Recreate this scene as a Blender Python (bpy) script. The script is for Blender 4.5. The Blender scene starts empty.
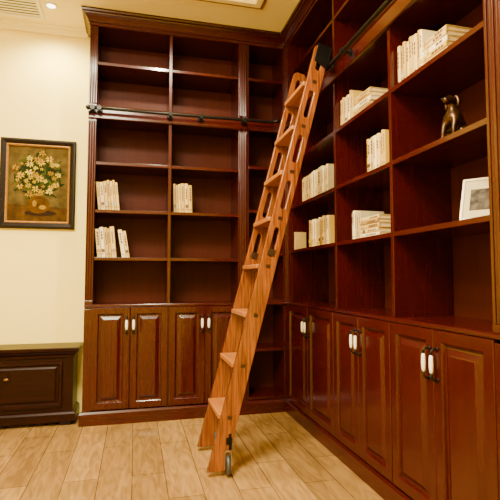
import bpy, bmesh, math, random
from mathutils import Matrix, Vector, Euler
random.seed(7)
scene = bpy.context.scene
COL = scene.collection

# ---------------------------------------------------------------- materials
def new_mat(name):
    m = bpy.data.materials.new(name); m.use_nodes = True
    nt = m.node_tree
    return m, nt, nt.nodes["Principled BSDF"]

def plain(name, col, rough=0.5, metal=0.0, noise=0.0, nscale=20, spec=0.5):
    m, nt, b = new_mat(name)
    b.inputs["Roughness"].default_value = rough
    b.inputs["Metallic"].default_value = metal
    b.inputs["Specular IOR Level"].default_value = spec
    tc = nt.nodes.new("ShaderNodeTexCoord")
    n = nt.nodes.new("ShaderNodeTexNoise"); n.inputs["Scale"].default_value = nscale
    n.inputs["Detail"].default_value = 4
    nt.links.new(tc.outputs["Object"], n.inputs["Vector"])
    r = nt.nodes.new("ShaderNodeValToRGB")
    k = noise
    r.color_ramp.elements[0].position = 0.3; r.color_ramp.elements[1].position = 0.7
    r.color_ramp.elements[0].color = (*[c*(1-k) for c in col], 1)
    r.color_ramp.elements[1].color = (*[min(1, c*(1+k)) for c in col], 1)
    nt.links.new(n.outputs["Fac"], r.inputs["Fac"])
    nt.links.new(r.outputs["Color"], b.inputs["Base Color"])
    return m

def wood(name, dark, light, axis='Z', rough=0.3, coat=0.0, gs=1.0, spec=0.4, lo=.32, hi=.7):
    m, nt, b = new_mat(name)
    b.inputs["Roughness"].default_value = rough
    b.inputs["Specular IOR Level"].default_value = spec
    b.inputs["Coat Weight"].default_value = coat
    b.inputs["Coat Roughness"].default_value = 0.15
    tc = nt.nodes.new("ShaderNodeTexCoord")
    mp = nt.nodes.new("ShaderNodeMapping")
    s = {'X': (1.5, 28, 28), 'Y': (28, 1.5, 28), 'Z': (28, 28, 1.5)}[axis]
    mp.inputs["Scale"].default_value = [q*gs for q in s]
    n = nt.nodes.new("ShaderNodeTexNoise")
    n.inputs["Scale"].default_value = 1.6; n.inputs["Detail"].default_value = 6
    n.inputs["Distortion"].default_value = 0.6
    r = nt.nodes.new("ShaderNodeValToRGB")
    r.color_ramp.elements[0].position = lo; r.color_ramp.elements[1].position = hi
    r.color_ramp.elements[0].color = (*dark, 1); r.color_ramp.elements[1].color = (*light, 1)
    nt.links.new(tc.outputs["Object"], mp.inputs["Vector"])
    nt.links.new(mp.outputs["Vector"], n.inputs["Vector"])
    nt.links.new(n.outputs["Fac"], r.inputs["Fac"])
    nt.links.new(r.outputs["Color"], b.inputs["Base Color"])
    return m

DK = (0.031, 0.0015, 0.0011); LT = (0.042, 0.0023, 0.0016)
M_MAH_V = wood("mahogany_vertical", DK, LT, 'Z', 0.24, 0.3, spec=0.32)
M_MAH_H = wood("mahogany_horizontal", DK, LT, 'X', 0.24, 0.3, spec=0.32)
M_BACK = wood("mahogany_back_panel", (0.048, 0.0078, 0.0030), (0.062, 0.0106, 0.0041), 'Z', 0.5, 0.0, spec=0.12)
M_LAD = wood("ladder_wood", (0.085, 0.019, 0.0026), (0.26, 0.074, 0.011), 'Z', 0.25, 0.4, 1.8, lo=.34, hi=.68)
M_TREAD = wood("tread_wood", (0.26, 0.082, 0.013), (0.40, 0.15, 0.028), 'Y', 0.3, 0.2)
M_CHEST = wood("dark_walnut", (0.008, 0.0015, 0.0008), (0.017, 0.0030, 0.0014), 'X', 0.35, 0.05, spec=0.12)
M_BLACK = plain("black_iron", (0.010, 0.009, 0.008), 0.35, 0.7, 0.1)
M_GREY = plain("grey_caster", (0.035, 0.035, 0.035), 0.4)
M_STEEL = plain("worn_steel", (0.45, 0.43, 0.40), 0.3, 1.0, 0.1)
M_PLATE = plain("dark_joint_wood", (0.02, 0.006, 0.002), 0.4, 0.0, 0.1)
M_CERAM = plain("white_ceramic", (0.85, 0.82, 0.72), 0.12, 0, 0.02)
M_WALL = plain("cream_wall_paint", (0.93, 0.77, 0.20), 0.8, 0, 0.010, 60, spec=0.2)
M_CEIL = plain("ceiling_paint", (0.96, 0.84, 0.36), 0.8, 0, 0.01, 60, spec=0.2)
M_GOLD = plain("gold_trim_paint", (0.36, 0.20, 0.06), 0.45, 0.2, 0.1)
M_WHITE = plain("white_plastic", (0.8, 0.78, 0.72), 0.4)
M_DARKSLOT = plain("dark_slot", (0.03, 0.03, 0.03), 0.7)
M_PAGES = plain("book_pages", (0.58, 0.42, 0.17), 0.8, 0, 0.15, 90)
M_MARK = plain("spine_ink", (0.08, 0.035, 0.018), 0.6)
M_BRONZE = plain("dark_bronze", (0.050, 0.021, 0.007), 0.27, 0.75, 0.6, 40)
M_FRAMEBLK = wood("black_frame_wood", (0.004, 0.002, 0.0012), (0.010, 0.004, 0.002), 'X', 0.4, 0.0, spec=0.2)
M_FRAMEGOLD = plain("frame_gold", (0.40, 0.19, 0.03), 0.35, 0.4, 0.25, 60)
COVERS = [plain("book_cover_%s" % n, c, 0.5, 0, 0.04, 30) for n, c in
          (("ivory", (0.62, 0.45, 0.15)), ("cream", (0.48, 0.32, 0.09)), ("sand", (0.32, 0.19, 0.05)),
           ("white", (0.76, 0.65, 0.36)), ("yellow", (0.52, 0.32, 0.03)), ("grey", (0.40, 0.35, 0.22)))]

# floor planks
def floor_mat():
    m, nt, b = new_mat("wood_plank_tile")
    tc = nt.nodes.new("ShaderNodeTexCoord")
    mp = nt.nodes.new("ShaderNodeMapping"); mp.inputs["Rotation"].default_value = (0, 0, math.radians(90))
    br = nt.nodes.new("ShaderNodeTexBrick")
    br.inputs["Scale"].default_value = 1.0
    br.inputs["Brick Width"].default_value = 0.8
    br.inputs["Row Height"].default_value = 0.18
    br.inputs["Mortar Size"].default_value = 0.0024
    br.inputs["Mortar Smooth"].default_value = 0.1
    br.offset = 0.4
    br.inputs["Color1"].default_value = (0.325, 0.185, 0.058, 1)
    br.inputs["Color2"].default_value = (0.225, 0.126, 0.038, 1)
    br.inputs["Mortar"].default_value = (0.10, 0.055, 0.018, 1)
    nt.links.new(tc.outputs["Object"], mp.inputs["Vector"])
    nt.links.new(mp.outputs["Vector"], br.inputs["Vector"])
    mp2 = nt.nodes.new("ShaderNodeMapping"); mp2.inputs["Scale"].default_value = (14, 2.4, 1)
    nt.links.new(tc.outputs["Object"], mp2.inputs["Vector"])
    n = nt.nodes.new("ShaderNodeTexNoise"); n.inputs["Scale"].default_value = 1.5
    n.inputs["Detail"].default_value = 8; n.inputs["Distortion"].default_value = 1.6
    nt.links.new(mp2.outputs["Vector"], n.inputs["Vector"])
    r = nt.nodes.new("ShaderNodeValToRGB")
    r.color_ramp.elements[0].position = 0.35; r.color_ramp.elements[1].position = 0.65
    r.color_ramp.elements[0].color = (0.72, 0.69, 0.63, 1); r.color_ramp.elements[1].color = (1.14, 1.13, 1.12, 1)
    nt.links.new(n.outputs["Fac"], r.inputs["Fac"])
    mx = nt.nodes.new("ShaderNodeMix"); mx.data_type = 'RGBA'; mx.blend_type = 'MULTIPLY'
    mx.inputs[0].default_value = 1.0
    nt.links.new(br.outputs["Color"], mx.inputs[6]); nt.links.new(r.outputs["Color"], mx.inputs[7])
    nt.links.new(mx.outputs[2], b.inputs["Base Color"])
    b.inputs["Roughness"].default_value = 0.22
    return m
M_FLOOR = floor_mat()

# ---------------------------------------------------------------- helpers
def bbox(bm, x0, x1, y0, y1, z0, z1, mi=0):
    vs = [bm.verts.new(p) for p in ((x0,y0,z0),(x1,y0,z0),(x1,y1,z0),(x0,y1,z0),(x0,y0,z1),(x1,y0,z1),(x1,y1,z1),(x0,y1,z1))]
    for f in ((0,3,2,1),(4,5,6,7),(0,1,5,4),(1,2,6,5),(2,3,7,6),(3,0,4,7)):
        fc = bm.faces.new([vs[i] for i in f]); fc.material_index = mi
    return vs

def loft(bm, loops, cap=True, mi=0):
    rings = [[bm.verts.new(p) for p in lp] for lp in loops]
    n = len(rings[0])
    for a, b in zip(rings[:-1], rings[1:]):
        for i in range(n):
            f = bm.faces.new((a[i], a[(i+1) % n], b[(i+1) % n], b[i])); f.material_index = mi
    if cap:
        f = bm.faces.new(list(reversed(rings[0]))); f.material_index = mi
        f = bm.faces.new(rings[-1]); f.material_index = mi

def tube(bm, pts, rad, segs=10, mi=0, closed=False):
    pts = [Vector(p) for p in pts]
    if not isinstance(rad, (list, tuple)): rad = [rad]*len(pts)
    loops = []
    prev = None
    for i, p in enumerate(pts):
        if i == 0: t = pts[1]-pts[0]
        elif i == len(pts)-1: t = pts[-1]-pts[-2]
        else: t = (pts[i+1]-pts[i]).normalized() + (pts[i]-pts[i-1]).normalized()
        t.normalize()
        if prev is None:
            up = Vector((0,0,1)) if abs(t.z) < 0.9 else Vector((1,0,0))
            a = t.cross(up).normalized()
        else:
            a = (prev - t*prev.dot(t)).normalized()
        prev = a
        bb = t.cross(a).normalized()
        loops.append([p + rad[i]*(math.cos(q)*a + math.sin(q)*bb) for q in [2*math.pi*k/segs for k in range(segs)]])
    loft(bm, loops, True, mi)

def sphere(bm, c, r, seg=16, ring=10, mi=0):
    if not isinstance(r, (tuple, list)): r = (r, r, r)
    res = bmesh.ops.create_uvsphere(bm, u_segments=seg, v_segments=ring, radius=1.0)
    for v in res['verts']:
        v.co = Vector((v.co.x*r[0]+c[0], v.co.y*r[1]+c[1], v.co.z*r[2]+c[2]))
        for f in v.link_faces: f.material_index = mi

def obj(name, bm, mats, parent=None, bevel=0.0, smooth=False, seg=2):
    bmesh.ops.recalc_face_normals(bm, faces=bm.faces)
    me = bpy.data.meshes.new(name); bm.to_mesh(me); bm.free()
    if not isinstance(mats, (list, tuple)): mats = [mats]
    for m in mats: me.materials.append(m)
    o = bpy.data.objects.new(name, me); COL.objects.link(o)
    if parent: o.parent = parent
    if bevel > 0:
        md = o.modifiers.new("bevel", 'BEVEL'); md.width = bevel; md.segments = seg
        md.limit_method = 'ANGLE'; md.angle_limit = math.radians(40)
    if smooth:
        for p in me.polygons: p.use_smooth = True
    return o

def empty(name, loc, rotz=0, label=None, cat=None):
    e = bpy.data.objects.new(name, None); e.empty_display_size = 0.1
    e.location = loc; e.rotation_euler = (0, 0, rotz); COL.objects.link(e)
    if label: e["label"] = label
    if cat: e["category"] = cat
    return e

def structure(name, bm, mat, bevel=0):
    o = obj(name, bm, mat, None, bevel); o["kind"] = "structure"; return o

# ---------------------------------------------------------------- room
FX, BY = 1.24, 3.70          # bookcase front planes
WX, WY = 1.60, 4.04          # wall planes
XL, YF = -3.0, -1.8
CZ = 3.20
def sbox(name, a, mat, bevel=0):
    bm = bmesh.new(); bbox(bm, *a); return structure(name, bm, mat, bevel)
sbox("floor", (XL, WX, YF, WY, -0.1, 0), M_FLOOR)
sbox("wall_back", (XL, WX, WY, WY+0.1, 0, CZ+0.3), M_WALL)
sbox("wall_right", (WX, WX+0.1, YF, WY+0.1, 0, CZ+0.3), M_WALL)
sbox("wall_left", (XL-0.1, XL, YF, WY+0.1, 0, CZ+0.3), M_WALL)
sbox("wall_front", (XL-0.1, WX+0.1, YF-0.1, YF, 0, CZ+0.3), M_WALL)
# tray ceiling
TX0, TX1, TY0, TY1 = -2.2, 0.86, -1.0, 3.27
bm = bmesh.new()
bbox(bm, XL, WX, TY1, WY, CZ, CZ+0.2); bbox(bm, XL, WX, YF, TY0, CZ, CZ+0.2)
bbox(bm, XL, TX0, TY0, TY1, CZ, CZ+0.2); bbox(bm, TX1, WX, TY0, TY1, CZ, CZ+0.2)
bbox(bm, XL, WX, YF, WY, CZ+0.2, CZ+0.3)
structure("ceiling", bm, M_CEIL)
def ring(bm, x0, x1, y0, y1, w, z0, z1, mi=0):
    bbox(bm, x0, x1, y1, y1+w, z0, z1, mi); bbox(bm, x0, x1, y0-w, y0, z0, z1, mi)
    bbox(bm, x0-w, x0, y0-w, y1+w, z0, z1, mi); bbox(bm, x1, x1+w, y0-w, y1+w, z0, z1, mi)
bm = bmesh.new(); ring(bm, TX0, TX1, TY0, TY1, 0.05, CZ-0.018, CZ-0.0005)
structure("trim_1", bm, M_CEIL, 0.005)
bm = bmesh.new(); ring(bm, TX0-0.055, TX1+0.055, TY0-0.055, TY1+0.055, 0.02, CZ-0.010, CZ-0.0005)
structure("trim_2", bm, M_GOLD, 0.002)
bm = bmesh.new()
prof = [(0, CZ-0.06), (0.012, CZ-0.06), (0.02, CZ-0.045), (0.022, CZ-0.02), (0.045, CZ-0.012), (0.05, CZ-0.001), (0, CZ-0.001)]
loft(bm, [[(XL+0.001, WY-0.001-p, z) for p, z in prof], [(-0.42, WY-0.001-p, z) for p, z in prof]])
structure("trim_3", bm, M_CEIL)
sbox("baseboard_back", (XL, -1.38, WY-0.015, WY, 0, 0.1), M_CHEST, 0.004)

# air vent
e = empty("ceiling_vent", (-0.93, 3.765, CZ), 0, "white rectangular slotted air vent set in the ceiling", "air vent")
bm = bmesh.new()
bbox(bm, -0.19, 0.19, -0.145, -0.115, -0.012, -0.001); bbox(bm, -0.19, 0.19, 0.115, 0.145, -0.012, -0.001)
bbox(bm, -0.19, -0.165, -0.115, 0.115, -0.012, -0.001); bbox(bm, 0.165, 0.19, -0.115, 0.115, -0.012, -0.001)
obj("vent_frame", bm, M_WHITE, e, 0.002)
bm = bmesh.new()
for i in range(6):
    y = -0.095 + i*0.038
    bbox(bm, -0.165, 0.165, y-0.009, y+0.009, -0.009, -0.005)
obj("vent_slats", bm, M_WHITE, e)
bm = bmesh.new(); bbox(bm, -0.165, 0.165, -0.115, 0.115, -0.0025, -0.001); obj("vent_cavity", bm, M_DARKSLOT, e)

def downlight(x, y):
    e = empty("recessed_downlight", (x, y, CZ), 0, "small round recessed ceiling downlight with white rim", "downlight")
    bm = bmesh.new()
    segs = 28
    loops = []
    for r, z in ((0.048, -0.001), (0.048, -0.006), (0.040, -0.009), (0.034, -0.006), (0.032, -0.002)):
        loops.append([(r*math.cos(2*math.pi*k/segs), r*math.sin(2*math.pi*k/segs), z) for k in range(segs)])
    loft(bm, loops, False); obj("rim", bm, M_WHITE, e, smooth=True)
    bm = bmesh.new()
    loft(bm, [[(0.033*math.cos(2*math.pi*k/segs), 0.033*math.sin(2*math.pi*k/segs), z) for k in range(segs)] for z in (-0.003, -0.001)])
    m, nt, b = new_mat("lamp_lens"); b.inputs["Emission Color"].default_value = (1, .85, .6, 1)
    b.inputs["Emission Strength"].default_value = 8
    obj("lens", bm, m, e)
downlight(-0.66, 3.70)

# ---------------------------------------------------------------- handles / doors
def make_handle(parent, x, y, z):
    bm = bmesh.new()
    loops = []
    prof = [(-.038,.004),(-.034,.0080),(-.02,.0100),(0,.0108),(.02,.0100),(.034,.0080),(.038,.004)]
    for dz, r in prof:
        loops.append([(x + r*math.cos(a), y-0.030 + r*0.8*math.sin(a), z+dz) for a in [2*math.pi*k/12 for k in range(12)]])
    loft(bm, loops, True, 0)
    tube(bm, [(x, y, z+.060), (x, y-.016, z+.062), (x, y-.027, z+.055), (x, y-.030, z+.038)], [.006,.004,.0045,.006], 8, 1)
    tube(bm, [(x, y, z-.066), (x, y-.016, z-.068), (x, y-.027, z-.058), (x, y-.030, z-.038)], [.006,.004,.0045,.006], 8, 1)
    sphere(bm, (x, y-.002, z+.060), (.010,.004,.010), 10, 6, 1)
    sphere(bm, (x, y-.002, z-.066), (.010,.004,.010), 10, 6, 1)
    return obj("handle", bm, [M_CERAM, M_BLACK], parent, smooth=True)

def make_door(parent, x0, x1, z0, z1, hx, hz):
    bm = bmesh.new()
    prof = [(0,0.0),(0,-.018),(.003,-.021),(.048,-.021),(.052,-.017),(.056,-.007),(.064,-.006),(.070,-.007),(.092,-.019),(.096,-.020)]
    loops = [[(x0+i, y, z0+i),(x1-i, y, z0+i),(x1-i, y, z1-i),(x0+i, y, z1-i)] for i, y in prof]
    loft(bm, loops, True)
    d = obj("door", bm, M_MAH_V, parent)
    make_handle(d, hx, -.021, hz)
    return d

CH = 0.115
CROWN = [(0, -CH), (0.006, -CH+.004), (0.006, -0.092), (0.014, -0.087), (0.014, -0.076), (0.020, -0.066), (0.034, -0.048),
         (0.046, -0.036), (0.049, -0.028), (0.060, -0.022), (0.064, -0.010), (0.064, 0.0)]

def bookcase(e, W, D, bounds, pil, levels, H, cab=0.90, doors=True, low_levels=None, ml=(1, 0), fascia=2.39, bl=(1,0), lp=0.022):
    T = 0.022
    HC = H-0.075
    bm = bmesh.new()
    bbox(bm, 0.001, W-0.001, D-0.012, D, 0.0, H-CH)
    obj("back_panel", bm, M_BACK, e)
    bm = bmesh.new()
    bbox(bm, 0, T, 0.002, D-0.0125, 0.0, HC); bbox(bm, W-T, W, 0.002, D-0.0125, 0.0, HC)
    for (a0, a1), (b0, b1) in zip(bounds[:-1], bounds[1:]):
        bbox(bm, a1, b0, 0.002, D-0.0125, 0.0, HC)
    for a, b in pil:
        bbox(bm, a if a > 0 else T, b if b < W else W-T, 0.002, 0.022, 0.09, HC)
        if a <= 0: bbox(bm, b-T, b, 0.022, D-0.0125, 0.0, HC)
        elif b >= W: bbox(bm, a, a+T, 0.022, D-0.0125, 0.0, HC)
        else:
            bbox(bm, a, a+T, 0.022, D-0.0125, 0, HC); bbox(bm, b-T, b, 0.022, D-0.0125, 0, HC)
    bbox(bm, T, W-T, 0.0, D-0.0125, HC-0.03, HC)
    obj("carcass", bm, M_MAH_V, e, 0.0015)
    for a, b in pil:
        bm = bmesh.new()
        w = b-a; nf = 3; fw = w*0.17; gap = (w - nf*fw)/(nf+1)
        pts = [(a+0.001, 0.0015), (a+0.001, -0.012)]
        for k in range(nf):
            xs = a + gap*(k+1) + fw*k
            for q in range(7):
                ang = math.pi*q/6
                pts.append((xs + fw/2 - math.cos(ang)*fw/2, -0.012 + min(0.7*fw*0.9, .011)*math.sin(ang)))
        pts += [(b-0.001, -0.012), (b-0.001, 0.0015)]
        loft(bm, [[(x, y, z) for x, y in pts] for z in (cab+0.03, fascia-0.07)])
        loft(bm, [[(x, y, z) for x, y in pts] for z in (fascia+0.07, H-CH-0.004)])
        bbox(bm, a, b, -0.016, 0.0015, 0.10, cab-0.035)
        bbox(bm, a, b, -0.0135, 0.0015, cab+0.0005, cab+0.03)
        obj("pilaster", bm, M_MAH_V, e, 0.0015)
    for a, b in bounds:
        for z in levels + (low_levels or []):
            bm = bmesh.new(); bbox(bm, a+0.0005, b-0.0005, 0.004, D-0.0125, z-0.024, z)
            obj("shelf", bm, M_MAH_H, e, 0.002)
    def off(i, y): return (max(0.0, -ml[i]) * max(0.0, -y) + (0.0005 if ml[i] < 0 else 0))
    bm = bmesh.new()
    prof = [(0.003, fascia-0.05), (-0.010, fascia-0.05), (-0.014, fascia-0.044), (-0.014, fascia+0.03), (-0.022, fascia+0.036), (-0.026, fascia+0.048), (0.003, fascia+0.048)]
    loft(bm, [[(off(0, y), y, z) for y, z in prof], [(W-off(1, y), y, z) for y, z in prof]])
    obj("fascia_molding", bm, M_MAH_H, e)
    bm = bmesh.new()
    prof = [(D-0.0125, cab-0.020), (0, cab-0.020), (-lp+.002, cab-0.020), (-lp, cab-0.016), (-lp, cab-0.005), (-lp+.004, cab), (0, cab), (D-0.0125, cab)]
    loft(bm, [[(off(0, y), y, z) for y, z in prof], [(W-off(1, y), y, z) for y, z in prof]])
    obj("ledge", bm, M_MAH_H, e)
    bm = bmesh.new()
    pr = [(0.022, 0.0), (0.022, 0.085), (0.014, 0.10), (0.0, 0.105)]
    loft(bm, [[(0.0 - bl[0]*p, -p, z), (W + bl[1]*p, -p, z), (W + bl[1]*p, 0.0, z), (0.0 - bl[0]*p, 0.0, z)] for p, z in pr])
    bbox(bm, 0.02, W-0.02, 0.0, D-0.0125, 0.08, 0.10)
    obj("plinth", bm, M_MAH_H, e)
    bm = bmesh.new()
    loft(bm, [[(0.0 - ml[0]*p, -p, H+z), (W + ml[1]*p, -p, H+z), (W + max(0, ml[1])*p, D, H+z), (0.0 - max(0, ml[0])*p, D, H+z)] for p, z in CROWN])
    obj("crown_molding", bm, M_MAH_H, e)
    if doors:
        for i, (a, b) in enumerate(bounds):
            a2 = a-0.008; b2 = b+0.008; mid = (a+b)/2
            z0, z1 = 0.112, cab-0.024
            make_door(e, a2, mid-0.0015, z0, z1, mid-0.026, 0.745)
            make_door(e, mid+0.0015, b2, z0, z1, mid+0.026, 0.745)

H = 3.198
eb = empty("bookcase", (-0.37, BY, 0), 0, "tall mahogany built-in bookcase with paneled doors beside the cream wall", "bookcase")
bookcase(eb, 1.26, 0.335, [(0.060, 0.617), (0.641, 1.195)], [(0.0, 0.060), (1.195, 1.26)],
         [1.26, 1.63, 2.005, 2.39, 2.80], H, ml=(1, 0))
ec = empty("corner_bookcase", (0.892, BY, 0), 0, "narrow open-shelved mahogany corner bookcase between the two larger units", "bookcase")
bookcase(ec, 0.346, 0.335, [(0.022, 0.324)], [], [0.92, 1.31, 1.67, 2.04, 2.42, 2.80], H, doors=False,
         low_levels=[0.13, 0.52], ml=(0, -1), bl=(0,-1))
RY0 = 3.70
er = empty("bookcase", (FX, RY0, 0), -math.pi/2, "long mahogany built-in wall bookcase with paneled lower doors", "bookcase")
rb = [(0.09, 0.968), (0.992, 1.638), (1.662, 2.318), (2.43, 3.06)]
bookcase(er, 3.15, 0.355, rb, [(0.0, 0.09), (2.318, 2.43), (3.06, 3.15)], [1.33, 1.69, 2.06, 2.43, 2.82], H, cab=0.908, ml=(-1, 0), fascia=2.43, bl=(-1,0), lp=0.0225)

# ---------------------------------------------------------------- rail
RZ = 2.40
er_ = empty("ladder_rail", (0, 0, 0), 0, "black iron library ladder rail running around both bookcases", "ladder rail")
bm = bmesh.new()
ry, rx = BY-0.075, FX-0.085
R = 0.06
path = [(-0.36, ry, RZ), (0.3, ry, RZ), (rx-R, ry, RZ+.005)]
for k in range(1, 9):
    a = math.pi/2*k/8
    path.append((rx - R + R*math.sin(a), ry - R + R*math.cos(a), RZ + 0.005 + 0.015*k/8))
path += [(rx, 2.0, RZ+0.02), (rx, 0.7, RZ+0.02)]
tube(bm, path, 0.0125, 12)
obj("rail_tube", bm, M_BLACK, er_, smooth=True)
def bracket(p, d):
    p = Vector(p); d = Vector(d)
    bm = bmesh.new()
    g = 0.046
    tube(bm, [p - d*0.016, p + d*0.0], 0.019, 12)
    tube(bm, [p, p + d*g], 0.008, 10)
    q = p + d*g
    tube(bm, [q, q + d*0.008], 0.024, 14)
    obj("rail_bracket", bm, M_BLACK, er_, 0.001)
for x in (-0.335, -0.285, 0.255, 0.50, 0.86): bracket((x, ry, RZ), (0, 1, 0))
for y in (3.2, 2.4, 1.75, 1.15): bracket((rx, y, RZ+0.02), (1, 0, 0))
bm = bmesh.new(); sphere(bm, (-0.365, ry, RZ), 0.02); obj("end_knob", bm, M_BLACK, er_, smooth=True)

# ---------------------------------------------------------------- ladder
LX, LY0, LY1 = 0.445, 2.60, 3.00
el = empty("library_ladder", (LX, LY0, 0), 0, "golden-brown wooden rolling ladder with slotted side rails leaning on bookcase", "ladder")
Bp = Vector((LX, 0, 0)); Tp = Vector((1.115, 0, 2.54))
dv = (Tp-Bp); LL = dv.length; dv.normalize()
cs, sn = dv.x, dv.z
treadZ = [0.318 + 0.284*i for i in range(8)]
hw = 0.046
def stile(y):
    cu = bpy.data.curves.new("s", 'CURVE'); cu.dimensions = '2D'; cu.fill_mode = 'BOTH'
    cu.extrude = 0.0125; cu.bevel_depth = 0.003; cu.bevel_resolution = 1
    def spl(pts):
        s = cu.splines.new('POLY'); s.points.add(len(pts)-1)
        for i, p in enumerate(pts): s.points[i].co = (p[0], p[1], 0, 1)
        s.use_cyclic_u = True
    zb = 0.03
    spl([((zb + hw*cs)/sn, -hw), (LL-0.02, -hw), (LL, -hw+0.02), (LL, hw-0.02), (LL-0.02, hw), ((zb - hw*cs)/sn, hw)])
    for i in range(3, 8):
        zc = treadZ[i]+0.142 if i < 7 else treadZ[i]+0.13
        sc = zc/sn; L2 = 0.092 if i < 7 else 0.060; r = 0.0185
        pts = []
        for k in range(9):
            a = -math.pi/2 + math.pi*k/8; pts.append((sc+L2-r+r*math.cos(a), r*math.sin(a)))
        for k in range(9):
            a = math.pi/2 + math.pi*k/8; pts.append((sc-L2+r+r*math.cos(a), r*math.sin(a)))
        spl(pts)
    tmp = bpy.data.objects.new("tmp", cu); COL.objects.link(tmp)
    dg = bpy.context.evaluated_depsgraph_get()
    me = bpy.data.meshes.new_from_object(tmp.evaluated_get(dg))
    bpy.data.objects.remove(tmp)
    for v in me.vertices:
        s, w, t = v.co
        v.co = (s*cs - w*sn, (y-LY0)+t, s*sn + w*cs)
    me.flip_normals()
    me.materials.clear(); me.materials.append(M_LAD)
    o = bpy.data.objects.new("side_rail", me); COL.objects.link(o); o.parent = el
stile(LY0); stile(LY1)
def P3(s_, w_, t_, yy): return (s_*cs - w_*sn, yy+t_, s_*sn + w_*cs)
for z in treadZ:
    xc = z/sn*cs
    bm = bmesh.new(); bbox(bm, xc-0.062, xc+0.050, 0.017, LY1-LY0-0.017, z-0.013, z+0.013)
    obj("tread", bm, M_TREAD, el, 0.004)
for yy in (-0.0157, LY1-LY0-0.0157):
    bm = bmesh.new(); s = 1.25/sn
    loft(bm, [[P3(s-.020,-.022,t,yy), P3(s+.020,-.022,t,yy), P3(s+.020,.022,t,yy), P3(s-.020,.022,t,yy)] for t in (-0.003, 0.0)])
    obj("joint_plate", bm, M_PLATE, el)
for z in treadZ:
    bm = bmesh.new(); s = z/sn
    loft(bm, [[P3(s-.010,-.013,t,-.0157), P3(s+.010,-.013,t,-.0157), P3(s+.010,.013,t,-.0157), P3(s-.010,.013,t,-.0157)] for t in (-0.0015, 0.0)])
    obj("joint_plug", bm, M_PLATE, el)
# wheels
def wheel(yy):
    bm = bmesh.new(); xx = 0.072; r = 0.058
    segs = 24
    prof = [(0.012, -0.011), (r-0.006, -0.011), (r, -0.006), (r, 0.006), (r-0.006, 0.011), (0.012, 0.011)]
    loops = [[(xx+t, yy + q*math.cos(2*math.pi*k/segs), r + q*math.sin(2*math.pi*k/segs)) for k in range(segs)] for q, t in prof]
    loft(bm, loops, True, 0)
    obj("wheel", bm, [M_GREY], el, smooth=True)
    bm = bmesh.new()
    bbox(bm, xx-0.020, xx-0.016, yy-0.020, yy+0.020, 0.04, 0.14)
    bbox(bm, xx+0.016, xx+0.020, yy-0.020, yy+0.020, 0.03, 0.14)
    bbox(bm, xx-0.020, xx+0.020, yy-0.020, yy+0.020, 0.133, 0.14)
    tube(bm, [(xx-0.022, yy, r), (xx+0.029, yy, r)], 0.008, 10)
    obj("wheel_fork", bm, M_STEEL, el, 0.001)
    bm = bmesh.new()
    tube(bm, [(xx+0.012, yy, 0.1405), (xx+0.012, yy, 0.23)], 0.013, 10)
    bbox(bm, xx-0.01, xx+0.024, yy-0.012, yy+0.012, 0.17, 0.21)
    obj("wheel_bracket", bm, M_BLACK, el, 0.001)
    bm = bmesh.new(); tube(bm, [(xx+0.0115, yy, r), (xx+0.0135, yy, r)], 0.022, 14); obj("wheel_hub", bm, M_STEEL, el)
wheel(-0.006); wheel(LY1-LY0+0.006)
for yy, full in ((0.0, True), (LY1-LY0, False)):
    bm = bmesh.new()
    s0, s1 = LL-0.14, LL+0.006
    def P(s_, w_, t_): return (s_*cs - w_*sn, yy+t_, s_*sn + w_*cs)
    if full:
        for t0, t1 in ((-0.022, -0.017), (0.017, 0.022)):
            loft(bm, [[P(s0,-hw-.004,t), P(s1,-hw-.004,t), P(s1,hw-.01,t), P(s0+.03,hw-.01,t)] for t in (t0, t1)])
    xr = rx - LX
    zr = RZ+0.02
    loft(bm, [[P(s0+.04,-hw-.010,t), P(s1,-hw-.010,t), P(s1,-hw-.005,t), P(s0+.04,-hw-.005,t)] for t in ((-0.022, 0.022) if full else (-0.012, 0.012))])
    tube(bm, [P(s1-.05,-hw-.006,0), (xr-0.012, yy, zr+0.065), (xr+0.02, yy, zr+0.05), (xr+0.028, yy, zr), (xr+0.01, yy, zr-0.027)], 0.007, 8)
    tube(bm, [(xr-0.0, yy-0.012, zr+0.034), (xr-0.0, yy+0.012, zr+0.034)], 0.020 if full else 0.014, 16)
    obj("rail_hook", bm, M_BLACK, el, 0.001)

# ---------------------------------------------------------------- books
def book(M, w, d, h, cover, label, group):
    bm = bmesh.new(); t = 0.0022
    prof = []
    for k in range(7):
        a = math.pi*k/6
        prof.append((w/2 - math.cos(a)*w/2, 0.004 - 0.004*math.sin(a)))
    out = prof + [(w, d), (w-t, d), (w-t, 0.007), (t, 0.007), (t, d), (0, d)]
    loft(bm, [[(x, y, z) for x, y in out] for z in (0, h)], True, 0)
    mw = w*random.uniform(.14, .26); c = w/2 + random.choice((-1, 1))*w*0.03
    z = h*random.uniform(.80, .92); zend = h*random.uniform(.38, .62)
    def q(cx, hw_, za, zb, mi):
        f = bm.faces.new([bm.verts.new(p) for p in ((cx-hw_, -0.0005, za), (cx+hw_, -0.0005, za), (cx+hw_, -0.0005, zb), (cx-hw_, -0.0005, zb))])
        f.material_index = mi
    while z > zend:
        l = random.uniform(.010, .020); q(c, mw, z-l, z, 1); z -= l + 0.005
    q(c, mw*1.3, h*.10, h*.13, 1)
    if random.random() < .5: q(w/2, w*.40, h*.17, h*.28, 2)
    band = random.choice((COVERS[2], COVERS[4], M_MARK, COVERS[5]))
    o = obj("book", bm, [cover, M_MARK, band], None)
    o.matrix_world = M
    o["label"] = label; o["category"] = "book"; o["group"] = group
    bm = bmesh.new(); bbox(bm, t+0.0002, w-t-0.0002, 0.0072, d-0.003, 0.003, h-0.003)
    obj("pages", bm, M_PAGES, o)
    return o

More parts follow.
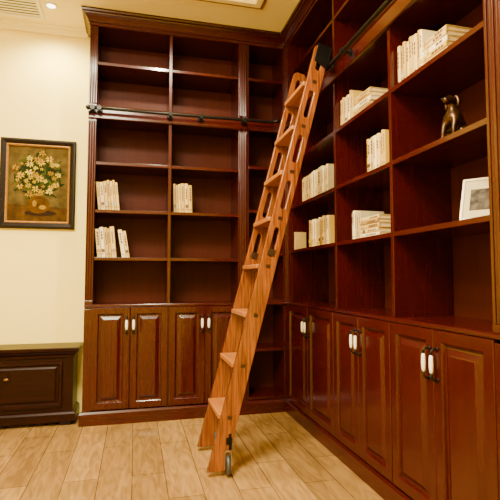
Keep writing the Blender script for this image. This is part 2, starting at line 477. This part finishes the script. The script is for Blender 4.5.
def frame_matrix(e): return Matrix.Translation(e.location) @ Matrix.Rotation(e.rotation_euler.z, 4, 'Z')
def row(e, x, z, specs, group, label, yoff=0.03, lean=0.0):
    M0 = frame_matrix(e)
    if lean > 0: x += specs[0][2]*math.sin(lean)
    for (w, d, h, c) in specs:
        M = M0 @ Matrix.Translation((x, yoff + random.uniform(0, .010), z+0.0005)) @ Matrix.Rotation(-lean, 4, 'Y')
        book(M, w, d, h, COVERS[c], label, group)
        x += w/math.cos(lean) + 0.0022
    return x
def stack(e, x, z, specs, group, label, yoff=0.03):
    M0 = frame_matrix(e)
    for (w, d, h, c, rot) in specs:
        z += w + 0.0006
        M = M0 @ Matrix.Translation((x, yoff, z)) @ Matrix.Rotation(rot, 4, 'Z') @ Matrix.Rotation(math.pi/2, 4, 'Y')
        book(M, w, d, h, COVERS[c], label, group)

def sp(total, wavg, h, cols, d=0.16):
    out = []; s = 0; last = None
    while s < total - wavg*0.6:
        w = wavg*random.uniform(.65, 1.25)
        c = random.choice([k for k in cols if k != last] or cols); last = c
        out.append((w, d*random.uniform(.94, 1.04), h*random.uniform(.93, 1.03), c)); s += w
    return out
row(eb, 0.062, 1.63, sp(.15, .025, .235, [0,1,3,4]), "cream books leaning on the back bookcase shelf", "cream hardcover book leaning on a mahogany shelf", lean=0.10)
row(eb, 0.660, 1.63, sp(.145, .025, .235, [1,2,0,4]), "tan books standing on the back bookcase shelf", "tan hardcover book standing on a mahogany shelf", lean=0.03)
x = row(eb, 0.062, 1.26, sp(.12, .026, .235, [1,3,0,4]), "cream books on the lower open shelf", "cream hardcover book leaning on a mahogany shelf", lean=0.10)
row(eb, x+0.004, 1.26, sp(.06, .030, .215, [3,0]), "cream books on the lower open shelf", "white hardcover book leaning on a mahogany shelf", lean=0.16)

def lx(Y): return RY0 - Y
g = "books in the bay nearest the corner"
x = row(er, lx(3.42), 1.69, sp(.18, .024, .20, [0,1,3,5]), g, "ivory hardcover book standing on a mahogany shelf")
x = row(er, x+0.002, 1.69, sp(.28, .030, .205, [3,0,5]), g, "white hardcover book standing on a mahogany shelf")
x = row(er, lx(3.26), 1.33, sp(.36, .026, .205, [1,0,2,4,3]), g, "cream hardcover book standing on a mahogany shelf")
row(er, 0.0925, 1.33, [(.020,.10,.15,1)], g, "small cream book standing near the bookcase corner", yoff=0.03)
g = "books in the middle bay"
x = row(er, lx(2.70), 2.06, sp(.17, .024, .195, [1,0,4,3]), g, "cream hardcover book standing on a mahogany shelf")
stack(er, x+0.012, 2.06, [(.026,.15,.21,0,0.02),(.022,.15,.205,1,-.01),(.028,.15,.21,3,0.01),(.022,.15,.205,4,-0.01),(.022,.15,.205,1,0.01)], g, "ivory hardcover book lying in a stack of books")
row(er, lx(2.36), 1.69, sp(.19, .025, .20, [2,0,1,4,3]), g, "tan hardcover book standing on a mahogany shelf")
x = row(er, lx(2.56), 1.33, sp(.10, .022, .17, [0,3,1,5]), g, "ivory hardcover book standing on a mahogany shelf")
stack(er, x+0.012, 1.33, [(.024,.15,.21,3,0.01),(.022,.15,.205,0,-.01),(.026,.15,.21,1,0.01),(.02,.15,.205,2,-0.01),(.022,.15,.205,0,0.02)], g, "white hardcover book lying in a stack of books")
g = "books in the bay with the dog figurine"
x = row(er, lx(2.02), 2.06, sp(.19, .023, .205, [0,2,1,3,4]), g, "ivory hardcover book standing on a mahogany shelf")
stack(er, x+0.010, 2.06, [(.026,.15,.17,0,0.01),(.024,.15,.17,4,-.02),(.028,.15,.165,3,0.02),(.022,.15,.165,0,-0.01),(.02,.15,.165,1,0.01)], g, "ivory hardcover book lying in a stack of books")

# ---------------------------------------------------------------- dog figurine
def dog():
    V = [(-.034,0,.038),(-.024,0,.074),(-.008,0,.108),(-.002,0,.136),(.002,0,.158),(.008,0,.178),(.026,0,.180),(.042,0,.173),(.056,0,.170)]
    Rr= [.036,.035,.036,.025,.021,.0265,.023,.0155,.0125]
    E = [(i,i+1) for i in range(8)]
    def add(pts, rs, root):
        p = root
        for q, r in zip(pts, rs):
            V.append(q); Rr.append(r); E.append((p, len(V)-1)); p = len(V)-1
    for s in (-1, 1):
        add([(.014,.025*s,.086),(.028,.026*s,.048),(.031,.026*s,.012),(.049,.027*s,.008)], [.018,.012,.0095,.010], 2)
        add([(-.026,.035*s,.034),(-.002,.043*s,.042),(-.024,.043*s,.014),(.010,.045*s,.009)], [.027,.020,.011,.010], 0)
    add([(-.060,-.012,.016),(-.068,-.032,.012),(-.058,-.054,.012)], [.012,.009,.006], 0)
    me = bpy.data.meshes.new("dog_body"); me.from_pydata(V, E, []); me.update()
    o = bpy.data.objects.new("dog_tmp", me); COL.objects.link(o)
    sk = o.modifiers.new("skin", 'SKIN'); sk.use_smooth_shade = True
    for i, r in enumerate(Rr): me.skin_vertices[0].data[i].radius = (r, r)
    me.skin_vertices[0].data[0].use_root = True
    ss = o.modifiers.new("sub", 'SUBSURF'); ss.levels = 2; ss.render_levels = 2
    dg = bpy.context.evaluated_depsgraph_get()
    m2 = bpy.data.meshes.new_from_object(o.evaluated_get(dg))
    bpy.data.objects.remove(o)
    m2.materials.clear(); m2.materials.append(M_BRONZE)
    zmin = min(v.co.z for v in m2.vertices)
    for v in m2.vertices: v.co.z -= zmin
    for p in m2.polygons: p.use_smooth = True; p.material_index = 0
    e = empty("dog_figurine", (FX+0.085, 1.685, 1.6905), math.radians(196), "dark bronze sitting dog figurine on the bookcase shelf", "figurine")
    b = bpy.data.objects.new("body", m2); COL.objects.link(b); b.parent = e
    for s in (-1, 1):
        bm = bmesh.new()
        tube(bm, [(.004,.015*s,.196-zmin),(-.002,.024*s,.190-zmin),(-.004,.0295*s,.172-zmin),(-.002,.0295*s,.154-zmin),(.002,.028*s,.146-zmin)], [.004,.008,.010,.009,.004], 8)
        obj("ear", bm, M_BRONZE, e, 0, True)
    bm = bmesh.new(); sphere(bm, (.066,0,.174-zmin), (.005,.006,.005), 10, 6); obj("nose", bm, M_BLACK, e, 0, True)
    return e
dog()

# ---------------------------------------------------------------- photo frame
pf = empty("photo_frame", (FX+0.085, 1.545, 1.3305), math.radians(-52), "cream photo frame leaning back on an easel stand", "photo frame")
def tilt(o):
    o.rotation_euler = (math.radians(-26), 0, 0); return o
bm = bmesh.new(); w2, h2 = 0.076, 0.205
for a in ((-w2, w2, 0, .012, .004, .014), (-w2, w2, 0, .012, h2-.006, h2+.004), (-w2, -w2+.010, 0, .012, .014, h2-.006), (w2-.010, w2, 0, .012, .014, h2-.006)):
    bbox(bm, *a)
tilt(obj("frame_border", bm, plain("cream_frame", (.80,.72,.50), .35), pf, 0.002))
bm = bmesh.new(); bbox(bm, -w2+.010, w2-.010, .005, .010, .014, h2-.006)
tilt(obj("mat_board", bm, plain("mat_paper", (.50,.42,.24), .7, spec=.1), pf))
bm = bmesh.new(); bbox(bm, -.042, .042, .0035, .0048, .052, .155)
tilt(obj("photograph", bm, plain("photo_print", (.07, .055, .038), .6, 0, .85, 30, spec=.1), pf))
bm = bmesh.new(); loft(bm, [[(-.02,.013,.14),(.02,.013,.14),(.02,.016,.14),(-.02,.016,.14)],[(-.03,.060,.032),(.03,.060,.032),(.03,.063,.032),(-.03,.063,.032)]])
tilt(obj("easel_stand", bm, M_DARKSLOT, pf))

# ---------------------------------------------------------------- painting
PX0, PX1, PZ0, PZ1 = -1.065, -0.492, 1.50, 2.235
pe = empty("framed_painting", ((PX0+PX1)/2, WY-0.002, (PZ0+PZ1)/2), 0, "dark framed oil painting of yellow flowers in a vase", "painting")
W2, H2 = (PX1-PX0)/2, (PZ1-PZ0)/2
def rl(i, y): return [(-W2+i, y, -H2+i), (W2-i, y, -H2+i), (W2-i, y, H2-i), (-W2+i, y, H2-i)]
bm = bmesh.new()
loft(bm, [rl(0, 0), rl(0, -.025), rl(.006, -.032), (rl(.018, -.034)), rl(.04, -.024), rl(.046, -.022), rl(.046, 0)], False)
obj("frame_border", bm, M_FRAMEBLK, pe)
bm = bmesh.new()
loft(bm, [rl(.0465, -.004), rl(.0465, -.026), rl(.052, -.028), rl(.061, -.018), rl(.061, -.004)], False)
obj("gilt_liner", bm, M_FRAMEGOLD, pe)
cols = {"bg": (.075,.050,.010), "bgd": (.018,.018,.003), "cloth": (.055,.026,.004), "vase": (.07,.030,.0015), "vasehi": (.22,.12,.006), "petal": (.40,.25,.006),
        "petal2": (.50,.38,.03), "petal3": (.26,.14,.003), "centre": (.09,.040,.003), "leaf": (.010,.020,.003), "leaf2": (.04,.05,.005), "shade": (.02,.009,.003)}
order = list(cols); pm = [plain("paint_"+k, cols[k], .85, 0, .45 if k in ("bg","cloth","leaf","bgd","vase") else .2, 14, spec=.1) for k in order]
bm = bmesh.new()
LAY = [0]
def poly(pts, key):
    LAY[0] += 1
    y = -.005 - LAY[0]*0.00002
    f = bm.faces.new([bm.verts.new((p[0], y, p[1])) for p in pts]); f.material_index = order.index(key)
iw, ih = W2-.060, H2-.060
poly([(-iw,-ih),(iw,-ih),(iw,ih),(-iw,ih)], "bg")
poly([(-iw,-ih),(iw,-ih),(iw,-ih*.62),(-iw,-ih*.55)], "cloth")
def ell(cx, cz, a, b, key, n=20, rot=0):
    poly([(cx + a*math.cos(t)*math.cos(rot) - b*math.sin(t)*math.sin(rot), cz + a*math.cos(t)*math.sin(rot) + b*math.sin(t)*math.cos(rot)) for t in [2*math.pi*k/n for k in range(n)]], key)
rr = random.Random(3)
ell(0,.07,.13,.13,"bgd",40)
for k in range(130):
    a = rr.uniform(0, 2*math.pi); r = rr.uniform(.02, .205)
    ell(0+r*math.cos(a)*.92, .060+r*math.sin(a)*.97, .036, .008, rr.choice(["leaf","leaf2","leaf"]), 8, rr.uniform(0, 3.14))
ell(0.02,-.238,.12,.022,"shade")
poly([(.002+.086*math.cos(t), -.172+.070*math.sin(t)) for t in [2*math.pi*k/32 for k in range(32)]], "vase")
poly([(-.034,-.085),(.038,-.085),(.030,-.118),(-.026,-.118)], "vase")
ell(-.026,-.160,.016,.026,"vasehi"); ell(.002,-.086,.038,.009,"vasehi"); ell(.034,-.19,.026,.018,"petal3"); ell(.0,-.115,.030,.004,"shade")
for k in range(34):
    a = 2.4*k; r = .0325*math.sqrt(k)
    cx, cz = r*math.cos(a)*.94 + rr.uniform(-.014,.014), .074 + r*math.sin(a)*.92 + rr.uniform(-.014,.014)
    key = rr.choice(["petal","petal2","petal","petal3"]); s = rr.uniform(.014, .034); n = 9
    for q in range(n):
        t = 2*math.pi*q/n + rr.uniform(-.3,.3); L = s*rr.uniform(.38,.62)
        ell(cx+s*.6*math.cos(t), cz+s*.6*math.sin(t)*.85, L, s*.13, key, 8, t)
    ell(cx, cz, s*.24, s*.22, rr.choice(["centre","leaf2"]), 10)
obj("canvas", bm, pm, pe)

# ---------------------------------------------------------------- chest
ch = empty("storage_chest", (-0.90, 0, 0), 0, "dark walnut storage chest with one raised-panel drawer against the wall", "chest")
cx0, cx1, cy0, cy1 = -0.455, 0.455, 3.76, WY-0.016
bm = bmesh.new(); bbox(bm, cx0, cx1, cy0, cy1, 0.09, 0.50); obj("body", bm, M_CHEST, ch, 0.003)
bm = bmesh.new()
pr = [(0.0, .50), (.010, .502), (.012, .52), (.024, .532), (.028, .545), (.040, .552), (.042, .572), (.036, .578)]
loft(bm, [[(cx0-min(p,.042), cy0-p, z), (cx1+p, cy0-p, z), (cx1+p, cy1, z), (cx0-p, cy1, z)] for p, z in pr])
obj("chest_top", bm, M_CHEST, ch)
bm = bmesh.new()
pr = [(.022, 0.03), (.022, .085), (.012, .098), (.0, .105)]
loft(bm, [[(cx0-p, cy0-p, z), (cx1+p, cy0-p, z), (cx1+p, cy1, z), (cx0-p, cy1, z)] for p, z in pr])
obj("base_molding", bm, M_CHEST, ch)
for xx in (cx0+.05, cx1-.05):
    for yy in (cy0+.03, cy1-.06):
        bm = bmesh.new(); loft(bm, [[(xx-s, yy-s, z), (xx+s, yy-s, z), (xx+s, yy+s, z), (xx-s, yy+s, z)] for s, z in ((.035,0),(.045,.032))])
        obj("foot", bm, M_CHEST, ch, 0.003)
bm = bmesh.new()
prof = [(0,0),(0,-.014),(.004,-.018),(.022,-.018),(.030,-.008),(.040,-.008),(.052,-.015)]
a0, a1, b0, b1 = cx0+.075, cx1-.075, .135, .475
loft(bm, [[(a0+i, cy0+y, b0+i),(a1-i, cy0+y, b0+i),(a1-i, cy0+y, b1-i),(a0+i, cy0+y, b1-i)] for i, y in prof])
dr = obj("drawer", bm, M_CHEST, ch)
bm = bmesh.new(); tube(bm, [(0, cy0-.014, .36), (0, cy0-.026, .36)], [.006,.006], 10); sphere(bm, (0, cy0-.034, .36), (.020,.010,.012))
obj("knob", bm, plain("aged_brass", (.14,.075,.025), .35, .7), dr, smooth=True)

# ---------------------------------------------------------------- lights
def area(name, loc, size, power, col, rot=(0,0,0), sy=None):
    l = bpy.data.lights.new(name, 'AREA'); l.energy = power; l.color = col; l.size = size
    if sy: l.shape = 'RECTANGLE'; l.size_y = sy
    o = bpy.data.objects.new(name, l); o.location = loc; o.rotation_euler = rot; COL.objects.link(o); return o
area("ceiling_light", (-0.5, 1.2, 3.38), 0.8, 330, (1, .87, .61))
area("ceiling_light_side", (-1.7, 0.3, 3.38), 0.8, 150, (1, .88, .62))
pl = bpy.data.lights.new("ceiling_fill", 'POINT'); pl.energy = 85; pl.color = (1, .88, .62); pl.shadow_soft_size = 0.12  # unseen fill point added to brighten the ceiling; no real fixture hangs here
po = bpy.data.objects.new("ceiling_fill", pl); po.location = (-0.9, 0.8, 2.75); COL.objects.link(po)
def spot(loc, tgt, power, ang, col=(1, .86, .58)):
    l = bpy.data.lights.new("spot", 'SPOT'); l.energy = power; l.spot_size = math.radians(ang); l.spot_blend = 0.8
    l.color = col; l.shadow_soft_size = 0.04
    o = bpy.data.objects.new("spot", l); o.location = loc
    o.rotation_euler = (Vector(tgt)-Vector(loc)).to_track_quat('-Z', 'Y').to_euler(); COL.objects.link(o)
spot((-0.66, 3.70, 3.17), (-0.7, 3.95, 1.0), 110, 145)
spot((0.2, 2.9, 3.17), (0.25, 3.8, 1.2), 190, 120)
spot((0.55, 1.8, 3.17), (1.3, 1.9, 1.2), 80, 120)
w = bpy.data.worlds.new("world"); w.use_nodes = True; scene.world = w
w.node_tree.nodes["Background"].inputs[0].default_value = (1, .9, .75, 1)
w.node_tree.nodes["Background"].inputs[1].default_value = 0.2

# ---------------------------------------------------------------- camera
cd = bpy.data.cameras.new("camera"); cd.sensor_width = 36; cd.lens = 36*460/500; cd.clip_start = 0.02
co = bpy.data.objects.new("camera", cd); COL.objects.link(co)
co.location = (0, 0, 1.1); co.rotation_euler = (math.radians(90+3.5), 0, math.radians(-14))
scene.camera = co
